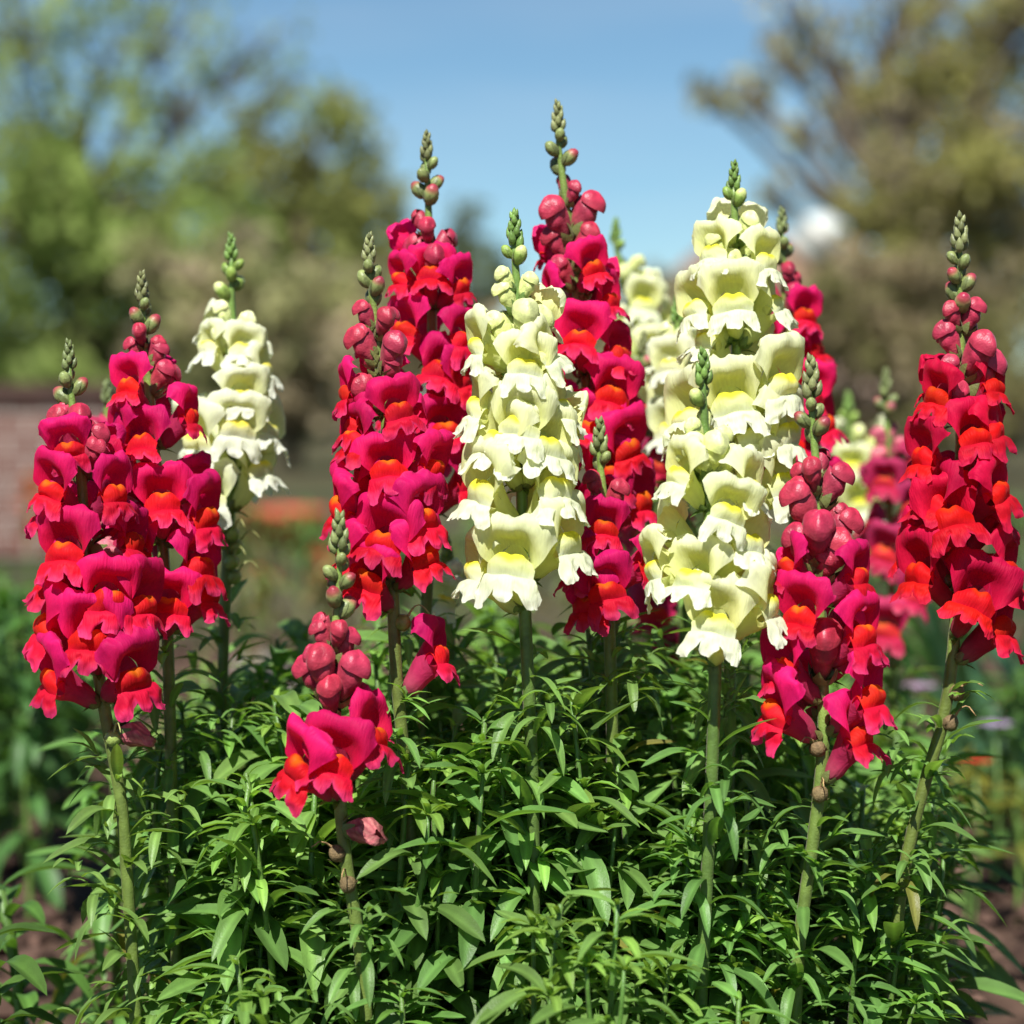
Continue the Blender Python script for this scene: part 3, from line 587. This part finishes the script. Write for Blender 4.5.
tree('slender_tree', 34, 470, [(468, 215, 16, 60), (470, 250, 20, 100), (480, 290, 26, 200), (460, 320, 30, 300)], .2, (.13, .17, .08), 'small far slender tree just right of the round olive tree', 'tree', 'trees behind the flower bed', 9, .12)
tree('broadleaf_tree', 18, 905, [(880, 20, 70, 300), (800, 15, 50, 90), (950, 60, 80, 1100), (1010, 140, 80, 1500), (935, 170, 80, 1100), (905, 100, 50, 350), (745, 95, 26, 90), (708, 92, 16, 60), (790, 60, 30, 70), (850, 130, 40, 90), (800, 130, 20, 40), (1020, 20, 60, 800), (890, 240, 50, 520), (960, 270, 80, 1500), (1025, 260, 60, 1200), (770, 195, 22, 40), (840, 60, 34, 70)], .12, (.32, .28, .15), 'large brown and yellow leaved tree spreading in from the right', 'tree', 'trees behind the flower bed', 11, .24, tcol=(.11, .09, .07), dens=.62, col2=YEL)
tree('bare_shrub', 12, 900, [(830, 330, 50, 600), (900, 320, 60, 900), (980, 330, 60, 900), (860, 390, 60, 900), (950, 390, 60, 900), (1020, 380, 50, 800)], .08, (.34, .29, .16), 'brown olive shrub in front of the large right tree', 'shrub', 'brown shrubs behind the flower bed', 13, .06, col2=(.24, .24, .09))
tree('bare_shrub', 15, 640, [(560, 350, 50, 600), (630, 345, 45, 600), (690, 320, 50, 700), (500, 370, 50, 600), (590, 390, 60, 700), (690, 380, 60, 800), (760, 350, 60, 700)], .09, (.32, .27, .16), 'low dark brown shrub behind the tall middle flowers', 'shrub', 'brown shrubs behind the flower bed', 15, .06)
def box(mb, x0, x1, y0, y1, z0, z1, col):
    v = [(x, y, z) for z in (z0, z1) for y in (y0, y1) for x in (x0, x1)]; mb.add(v, [(0, 2, 3, 1), (4, 5, 7, 6), (0, 1, 5, 4), (1, 3, 7, 5), (3, 2, 6, 7), (2, 0, 4, 6)], col)
def brick_mat(name, c1, c2, sc):
    m, t, o = newmat(name); N = t.nodes.new; L = t.links.new; tc = N('ShaderNodeTexCoord'); mp = N('ShaderNodeMapping'); mp.inputs['Rotation'].default_value = (math.pi / 2, 0, 0); b = N('ShaderNodeTexBrick'); b.inputs['Scale'].default_value = sc
    b.inputs['Color1'].default_value = (*c1, 1); b.inputs['Color2'].default_value = (*c2, 1); b.inputs['Mortar'].default_value = (.35, .31, .27, 1); p = N('ShaderNodeBsdfPrincipled'); p.inputs['Roughness'].default_value = .85
    L(tc.outputs['Object'], mp.inputs[0]); L(mp.outputs[0], b.inputs['Vector']); L(b.outputs['Color'], p.inputs['Base Color']); L(p.outputs[0], o.inputs['Surface']); return m
BRICK = brick_mat('brick', (.42, .19, .13), (.36, .16, .12), 4)
def house():
    Y = 40; a = at(655, HOR, Y); base = Vector(((at(655, 0, Y).x + at(905, 0, Y).x) / 2, Y, 0)); hw = (at(905, 0, Y).x - a.x) / 2; ze = at(0, 285, Y).z; zr = at(0, 226, Y).z
    r = empty('house', base); tag(r, 'far house with a brown tiled roof between the middle flowers and the right tree', 'house')
    wl = MB(); wl.sm = False; box(wl, -hw + .2, hw - .2, 0, 5, 0, ze, (.36, .24, .18)); put('wall', wl.mesh('house_wall', brick_mat('house_brick', (.36, .22, .16), (.30, .19, .14), 2)), r)
    rf = MB(); rf.sm = False; rf.add([(-hw, -.4, ze - .05), (hw, -.4, ze - .05), (hw * .82, 2.5, zr), (-hw * .42, 2.5, zr), (-hw, 5.4, ze - .05), (hw, 5.4, ze - .05)], [(0, 1, 2, 3), (1, 5, 2), (5, 4, 3, 2), (4, 0, 3), (0, 4, 5, 1)], (.20, .12, .085)); ro = put('roof', rf.mesh('roof', M_BARK), r)
    for k in range(-2, 3):
        wn = MB(); wn.sm = False; box(wn, k * 1.4 - .4, k * 1.4 + .4, -.05, .0, .9, 2.0, (.85, .85, .82)); f = put('window', wn.mesh('window_frame', M_PLAIN), r); pn = MB(); pn.sm = False; box(pn, k * 1.4 - .33, k * 1.4 + .33, -.06, -.052, .97, 1.93, (.04, .05, .06)); put('pane', pn.mesh('pane', M_PLAIN), f)
M_PLAIN = soft_mat('painted', trans=0, rough=.4, spec=.4, bump=0, hue=0, val=.02, mott=.03)
house()
def low_wall():
    Y = 6.0; x0, x1 = at(-60, 0, Y).x, at(106, 0, Y).x; r = empty('garden_wall', ((x0 + x1) / 2, Y, 0)); tag(r, 'low pinkish brick wall with a dark coping behind the leftmost flowers', 'wall'); h = (x1 - x0) / 2
    wl = MB(); wl.sm = False; box(wl, -h, h, 0, .12, 0, .385, (.5, .3, .22)); put('brickwork', wl.mesh('wall', brick_mat('pale_brick', (.12, .045, .032), (.10, .038, .028), 5)), r)
    cp = MB(); cp.sm = False; box(cp, -h - .02, h + .02, -.02, .14, .385, .43, (.06, .035, .03)); put('coping', cp.mesh('coping', M_BARK), r)
low_wall()
def flower_pot():
    Y = 6.4; b = at(283, 0, Y); r = empty('flower_pot', (b.x, Y, 0)); tag(r, 'round terracotta flower pot standing on the soil behind the left white snapdragon', 'flower pot'); top = at(0, 508, Y).z
    m = MB(); lathe(m, [(.0, .0), (.075, .0), (.10, top - .03), (.112, top - .028), (.116, top), (.104, top), (.098, top - .03), (0, top - .03)], (.42, .09, .05), seg=28); put('pot', m.mesh('pot', M_BARK), r)
flower_pot()
for i, (px, py, Y, s, lb) in enumerate([(300, 628, 2.9, .05, 'pale grey stone on the soil left of the small red snapdragon'), (262, 600, 3.3, .045, 'darker grey stone furthest back below the terracotta pot'), (880 + 40, 905, 1.75, .012, 'small round pale stone on the soil by the right edge of the foliage')]):
    rng = random.Random(i); m = MB(); lathe(m, [(0, -.3), (.7, -.2), (1, .1), (.85, .5), (.4, .75), (0, .8)], (.24, .21, .19), seg=12); m.v = [list((np.array(v) + nz3(v, 1.2, i) * .3) * s) for v in m.v]
    b = at(px, py, Y); tag(put('stone', m.mesh('stone', M_BARK)), lb, 'stone').location = (b.x, Y, s * .25)
def globe_lamp():
    Y = 20; c = at(819, 240, Y); r = empty('street_lamp', (c.x, Y, 0)); tag(r, 'far white round globe lamp on a thin dark post before the brown roof', 'lamp')
    g = MB(); n = 12; lathe(g, [(.21 * math.sin(math.pi * i / n), c.z - .21 * math.cos(math.pi * i / n)) for i in range(n + 1)], (.62, .64, .60), seg=20); put('globe', g.mesh('globe', M_PLAIN), r)
    p = MB(); sweep(p, [(0, 0, 0), (0, 0, c.z * .5), (0, 0, c.z - .2)], [.05, .035, .03], (.05, .055, .05), seg=10); put('post', p.mesh('post', M_PLAIN), r)
globe_lamp()
# ------------------------------------------------------------------ plants around the bed
def place_shoot(meshes, px, py, Y, label, group, rng, name='leafy_shoot', cat='plant', H=None):
    h = at(px, py, Y).z; s = h / H; b = at(px, py, Y); r = empty(name, (b.x, Y, -.004), rng.uniform(0, 6.28)); tag(r, label, cat, group); r.scale = (min(1.1, max(.85, s)), min(1.1, max(.85, s)), s)
    put('stem', meshes[0], r); put('leaves', meshes[1], r)
SH = [(shoot_meshes(100 + i, H, L0=l0, W=.26 + .02 * (i % 4)), H) for i, (H, l0) in enumerate([(.20, .062), (.22, .066), (.24, .058), (.26, .062), (.28, .054), (.30, .060), (.23, .068), (.27, .056)])]
rng = random.Random(77)
def env(px): return float(np.interp(px, [95, 130, 200, 290, 400, 500, 600, 700, 800, 900, 960, 985], [790, 735, 670, 640, 620, 595, 595, 615, 655, 680, 755, 850]))
def rows(n, x0, x1, Y0, Y1, off0, off1, label, group, avoid=()):
    for i in range(n):
        px = x0 + (x1 - x0) * (i + rng.uniform(.1, .9)) / n; Y = rng.uniform(Y0, Y1); py = env(px) + rng.uniform(off0, off1); m, H = SH[rng.randint(0, 7)]
        if any(abs(px - q) < 26 for q in avoid): continue
        h = at(px, py, Y).z
        if h < .08: continue
        m, H = min(SH, key=lambda q: abs(q[1] - h) + rng.uniform(0, .05)); place_shoot(m, px, py, Y, label, group, rng, H=H)
rows(46, 150, 940, 1.24, 1.60, -25, 60, 'slender green leafy shoot without flowers in the back of the bed', 'leafy shoots in the back of the bed')
rows(34, 160, 930, 1.14, 1.24, 5, 130, 'green leafy shoot without flowers in the middle of the bed', 'leafy shoots in the middle of the bed')
rows(28, 195, 905, 1.08, 1.13, 90, 260, 'broad leaved green shoot without flowers near the front of the bed', 'leafy shoots near the front of the bed', avoid=(345, 708, 812))
rows(8, 210, 880, 1.01, 1.045, 280, 390, 'low green shoot without flowers at the very front of the bed', 'low shoots at the very front of the bed', avoid=(360, 706, 800))
DK = [(shoot_meshes(150 + i, .26, L0=.06, W=.36, col=(.06, .14, .035), nbr=3), .26) for i in range(3)]
for i in range(13):
    px = -35 + 125 * (i + rng.random()) / 13; Y = rng.uniform(1.85, 2.5); py = rng.uniform(545, 640) + max(0, px - 50) * 2.2; place_shoot(DK[i % 3][0], px, py, Y, 'blurred dark green bushy plant behind the lower left of the bed', 'dark green plants at far left', rng, name='bushy_plant', H=.26)
for i in range(10):
    px = 590 + 420 * (i + rng.random()) / 10; Y = rng.uniform(1.9, 2.6); py = rng.uniform(600, 680); place_shoot(DK[i % 3][0], px, py, Y, 'blurred green bushy plant beyond the right half of the bed', 'green plants beyond the right half', rng, name='bushy_plant', H=.26)
YG = [(shoot_meshes(170 + i, .12, L0=.045, W=.40, col=(.16, .17, .035), nbr=2), .12) for i in range(2)]
for i in range(7):
    px = 965 + 90 * (i + rng.random()) / 7; Y = rng.uniform(1.8, 2.1); py = rng.uniform(745, 800); place_shoot(YG[i % 2][0], px, py, Y, 'blurred low yellow green plant on the soil at the right edge', 'yellow green plants at the right edge', rng, name='low_plant', H=.12)
MG = [(shoot_meshes(190 + i, .20, L0=.055, W=.34, col=c, nbr=4), .20) for i, c in enumerate([(.14, .17, .05), (.09, .16, .05), (.20, .17, .08)])]
for i in range(26):
    px = 150 + 860 * (i + rng.random()) / 26; Y = rng.uniform(2.8, 4.4); py = rng.uniform(465, 560); place_shoot(MG[i % 3][0], px, py, Y, 'far blurred green and brown garden plant beyond the bed', 'far garden plants beyond the bed', rng, name='garden_plant', H=.20); 
RP = [(shoot_meshes(197, .10, L0=.045, W=.45, col=(.40, .10, .06), nbr=4), .10)]
for i, (px, py, Y) in enumerate([(835, 470, 4.6), (30, 470, 5.0), (1005, 690, 2.6), (320, 540, 4.4), (860, 430, 6.0), (970, 480, 4.8), (60, 440, 5.4), (255, 560, 4.0)]):
    place_shoot(RP[0][0], px, py, Y, 'far blurred plant with rusty red leaves beyond the bed', 'rusty red leaved plants beyond the bed', rng, name='red_leaved_plant', H=.10)
def broad_plant(px, py, Y, label, seed):
    rg = random.Random(seed); b = at(px, py, Y); h = b.z; r = empty('broad_leaved_plant', (b.x, Y, 0)); tag(r, label, 'plant'); st = MB(); lv = MB()
    ax = lambda z: Vector((.012 * math.sin(z * 20), 0, z)); sweep(st, [ax(z) for z in np.linspace(0, h, 8)], .003, (.10, .20, .04), seg=7)
    for k in range(22):
        z = h * (.25 + .75 * k / 21); leaf(lv, ax(z), k * 2.4, .75 + rg.uniform(-.2, .3), rg.uniform(.040, .062), rg.uniform(.013, .019), rg.uniform(.8, 1.6), (.085, .18, .035), rg, nl=10)
    put('stem', st.mesh('plant_stem', M_GREEN), r); put('leaves', lv.mesh('plant_leaves', M_LEAF), r)
broad_plant(-5, 890, 1.22, 'broad leaved green plant cut by the left edge near the bottom', 1)
broad_plant(-28, 950, 1.12, 'lower broad leaved plant at the bottom left corner', 2)
def strap_clump(px, Y, top, n, label, seed):
    rg = random.Random(seed); b = at(px, 0, Y); r = empty('strap_leaf_plant', (b.x, Y, 0)); tag(r, label, 'plant'); lv = MB()
    for k in range(n): leaf(lv, (rg.uniform(-.04, .04), rg.uniform(-.03, .03), 0), rg.uniform(0, 6.28), rg.uniform(1.15, 1.45), top * rg.uniform(.8, 1.15), .03, rg.uniform(.1, .9), (.06, .14, .065), rg, fold=.1, nl=12)
    put('leaves', lv.mesh('strap_leaves', M_LEAF), r)
strap_clump(1000, 2.4, .27, 16, 'clump of blue green strap leaves behind the rightmost red snapdragon', 3)
strap_clump(1045, 2.2, .25, 14, 'clump of strap leaves cut off by the right edge', 4)
def bloom(px, py, Y, col, label, seed):
    rg = random.Random(seed); b = at(px, py, Y); r = empty('small_flower', (b.x, Y, 0)); tag(r, label, 'flower'); st = MB(); sweep(st, [(0, 0, 0), (.004, 0, b.z * .5), (0, 0, b.z)], .0012, (.1, .2, .04), seg=6); put('stem', st.mesh('bloom_stem', M_GREEN), r)
    p = MB()
    for k in range(6): leaf(p, (0, 0, b.z), k * 1.047, .5, .016, .013, .5, col, rg, nl=6)
    put('petals', p.mesh('bloom_petals', M_PETAL), r)
bloom(975, 765, 1.8, (.6, .03, .03), 'tiny blurred red flower among the yellow green plants', 1)
bloom(995, 728, 1.9, (.55, .42, .62), 'tiny blurred lilac flower at the right edge', 2)
bloom(920, 690, 1.9, (.62, .45, .60), 'blurred pale lilac flower left of the rightmost stem', 3)

# ------------------------------------------------------------------ the snapdragons
GR, GC, GB = 'red snapdragons in the bed', 'cream snapdragons in the bed', 'blurred snapdragons at the back'
spike([(68, 345), (70, 395), (80, 450), (86, 560), (94, 640), (102, 700), (122, 800), (135, 1000)], 1.09, 'red', 400, 428, 690, [(56, 474), (118, 482), (30, 505, -75), (72, 540), (130, 532), (28, 575, -75), (98, 622), (45, 655, -62), (140, 650), (112, 580), (35, 615, -72), (140, 590)], 'red snapdragon furthest left, its spike standing in front of another red one', GR, sc=1.0, bigbuds=[(46, 418, .85), (84, 420, .9), (100, 432, .8), (62, 415, .6)], wilts=[(140, 738, .5), (165, 555, 1)], pods=[(118, 735, .2)], leafz=750)
spike([(140, 276), (143, 320), (148, 380), (158, 480), (164, 560), (168, 650), (172, 800), (178, 1000)], 1.13, 'red', 335, 352, 590, [(133, 380), (192, 412), (148, 440), (105, 425, -60), (170, 495), (198, 500, 70), (196, 555, 55), (125, 500), (150, 545), (205, 590, 75), (112, 470, -50), (170, 590)], 'red snapdragon second from the left, right behind the leftmost spike', GR, sc=.92, bigbuds=[(122, 345, .6), (165, 352, .7), (178, 372, .8), (142, 330, .6)], leafz=640)
spike([(231, 238), (232, 320), (235, 400), (232, 470), (228, 540), (224, 620), (222, 720), (220, 900)], 1.22, 'white', 300, 328, 500, [(243, 352), (276, 366), (208, 348), (238, 412), (268, 430), (205, 420), (215, 490), (262, 468, 60), (248, 385)], 'white snapdragon at left, beside the two leftmost red spikes', GC, sc=.95, pods=[(240, 532, .2), (256, 545, .2), (240, 560, .2), (268, 575, .2), (215, 540, .2)], leafz=600)
spike([(105, 385), (108, 430), (112, 520), (115, 700), (116, 900)], 1.30, 'pink', 408, 420, 560, [(95, 440), (120, 460)], 'dull pink snapdragon mostly hidden behind the two left red spikes', GB, sc=.8)
spike([(426, 136), (428, 200), (432, 300), (432, 400), (430, 520), (425, 640), (422, 900)], 1.17, 'red', 205, 242, 520, [(433, 275), (397, 268, -60), (472, 276, 60), (405, 325), (460, 328), (432, 370), (470, 375, 65), (400, 395), (450, 420), (425, 455), (465, 470, 60)], 'tall red snapdragon rising behind the left centre red spike', GR, sc=.92, leafz=590)
spike([(367, 238), (372, 300), (384, 380), (388, 470), (392, 570), (396, 680), (405, 760), (415, 900), (420, 1024)], 1.09, 'red', 305, 345, 590, [(332, 382), (405, 400), (354, 432), (440, 445, 65), (315, 425, -70), (340, 490), (305, 492, -78), (378, 530), (425, 500), (395, 462), (320, 540, -70), (440, 545, 55), (350, 565, -40), (437, 652, 78)], 'red snapdragon left of the central cream one, a hanging flower low on its stem', GR, sc=.92, bigbuds=[(337, 335, .8), (358, 338, .95), (396, 345, 1.0), (352, 312, .7), (386, 316, .75)], pods=[(415, 620, .2)], leafz=700, nfill=1)
spike([(339, 518), (340, 580), (334, 640), (330, 700), (338, 780), (345, 860), (358, 930), (368, 1024)], 1.05, 'red', 612, 640, 800, [(328, 750), (398, 735, 58), (283, 748, -58), (350, 722, 120, .9)], 'short red snapdragon lowest at left, with many closed buds', GR, sc=.95, bigbuds=[(292, 668, 1.0), (318, 662, 1.15), (358, 668, 1.2), (340, 628, .7), (365, 640, .8), (302, 632, .7), (330, 690, 1.0)], pods=[(325, 850, .1), (345, 880, .3)], wilts=[(368, 832, .5)], autofill=False, leafz=890, tipscale=1.35)
spike([(512, 216), (515, 260), (520, 330), (520, 420), (522, 500), (524, 590), (528, 680), (533, 780), (535, 1024)], 1.08, 'cream', 262, 318, 590, [(522, 360), (460, 400), (577, 405), (515, 418), (478, 478), (556, 482), (508, 548), (590, 528, 60), (462, 560, -75), (545, 440), (490, 440), (575, 350, 65)], 'cream snapdragon in the centre front, tallest of the sharp pale ones', GC, sc=1.06, bigbuds=[(496, 322, .95), (525, 312, 1.05), (552, 322, 1.0), (500, 292, .75)], leafz=640, tipscale=1.2)
spike([(555, 106), (560, 160), (570, 230), (580, 320), (590, 420), (598, 520), (604, 600), (610, 720), (612, 900)], 1.17, 'red', 172, 250, 520, [(596, 262), (542, 290), (622, 300, 60), (575, 335), (625, 355, 55), (555, 380), (605, 385), (630, 430, 50), (580, 430), (605, 465), (560, 470, -55), (640, 490, 60)], 'tallest red snapdragon, rising against the sky behind the central cream one', GR, sc=.94, bigbuds=[(551, 212, 1.15), (602, 208, 1.1), (530, 236, .9), (575, 190, .6), (590, 235, .9)], leafz=600, tipscale=1.1)
spike([(597, 424), (600, 465), (605, 520), (608, 600), (612, 700), (613, 900)], 1.12, 'red', 470, 488, 600, [(600, 520), (640, 548, 60), (575, 560, -50), (612, 570), (590, 590)], 'smaller red snapdragon peeping out between the two front cream spikes', GR, sc=.85, leafz=640, tipscale=1.2)
spike([(642, 335), (645, 400), (650, 500), (655, 600), (655, 720), (655, 900)], 1.32, 'pink', 370, 385, 670, [(640, 405), (650, 455), (635, 510), (665, 560), (650, 610), (670, 655)], 'dark pink snapdragon in the shade between the two front cream spikes', GB, sc=.85)
spike([(733, 166), (735, 220), (735, 300), (738, 400), (735, 480), (730, 640), (728, 900)], 1.14, 'cream', 205, 238, 500, [(762, 258), (732, 296), (790, 305), (692, 345), (775, 365), (735, 392), (785, 420, 60), (700, 300), (690, 410), (755, 440), (795, 470, 60)], 'big tall cream snapdragon right of centre, top of the pale ones', GC, sc=1.10, bigbuds=[(715, 240, .95), (748, 222, .8), (728, 228, .7)], leafz=560)
spike([(702, 355), (704, 420), (708, 500), (712, 570), (716, 650), (713, 750), (708, 860), (700, 1024)], 1.06, 'cream', 405, 442, 640, [(714, 492), (655, 470, -60), (664, 545), (746, 540), (705, 614), (760, 480, 60), (745, 592, 75), (690, 575, -40)], 'shorter cream snapdragon in front of the big tall cream one', GC, sc=1.0, bigbuds=[(690, 448, 1.0), (715, 445, 1.0), (735, 455, .9), (668, 450, .8)], leafz=690, tipscale=1.2)
spike([(610, 222), (622, 270), (640, 330), (650, 420), (655, 520), (657, 800)], 1.42, 'cream', 250, 275, 450, [(640, 300), (648, 345), (640, 390), (665, 420)], 'blurred cream snapdragon leaning out behind the tallest red spike', GB, sc=.98)
spike([(676, 300), (678, 340), (682, 420), (684, 520), (684, 800)], 1.27, 'white', 322, 335, 470, [(668, 365), (690, 395), (665, 430), (690, 455)], 'soft white snapdragon tucked against the left of the big tall cream one', GB, sc=.95)
spike([(780, 212), (784, 270), (788, 350), (792, 450), (797, 600), (800, 900)], 1.25, 'red', 262, 290, 520, [(800, 310), (812, 350, 65), (800, 385), (818, 420, 60), (790, 440), (805, 480)], 'red snapdragon showing only along the right side of the big tall cream one', GR, sc=.9)
spike([(808, 363), (812, 420), (818, 480), (818, 560), (822, 660), (825, 740), (815, 830), (800, 930), (795, 1024)], 1.07, 'red', 438, 535, 735, [(778, 562), (880, 565, 60), (862, 620, 50), (868, 685), (772, 655, -60), (850, 735, 60, 1.0), (885, 635, 75), (793, 600, -40), (785, 690, -75)], 'red snapdragon right of the front cream one, half of it still closed buds', GR, sc=.98, bigbuds=[(790, 500, 1.2), (815, 525, 1.25), (852, 478, 1.0), (768, 490, .9), (862, 520, 1.1), (820, 640, 1.4), (790, 540, 1.1), (838, 545, 1.2), (808, 470, .8)], pods=[(808, 745, .1), (820, 790, .3)], nfill=1, leafz=800, tipscale=1.4)
spike([(960, 220), (960, 300), (962, 380), (960, 470), (957, 560), (955, 640), (945, 720), (925, 780), (905, 860), (885, 1024)], 1.10, 'scarlet', 308, 362, 650, [(930, 388), (972, 432), (912, 445, -65), (955, 512), (950, 588), (1008, 480, 60), (1005, 425, 60), (1008, 560, 65), (998, 615, 60), (915, 500, -60), (920, 560, -60), (990, 385, 50)], 'red snapdragon furthest right, with a tall tip of round buds', GR, sc=.98, bigbuds=[(932, 335, .9), (978, 345, 1.15), (990, 365, 1.2), (948, 312, .7), (978, 312, .8)], pods=[(968, 690, .1), (962, 720, .3)], leafz=690, tipscale=1.3)
spike([(885, 372), (887, 420), (890, 520), (893, 640), (895, 900)], 1.45, 'pink', 420, 450, 640, [(880, 475), (905, 500), (875, 540), (900, 585), (880, 620)], 'blurred pink snapdragon between the two right red spikes', GB, sc=.9)
spike([(845, 395), (850, 430), (858, 480), (862, 560), (862, 800)], 1.6, 'cream', 425, 432, 530, [(848, 455), (862, 490)], 'blurred pale yellow snapdragon left of the blurred pink one', GB, sc=1.0)
spike([(445, 540), (448, 575), (450, 640), (450, 800)], 1.22, 'white', 556, 566, 610, [(440, 590)], 'little cream snapdragon low between the left red and the central cream spike', GC, sc=.7)
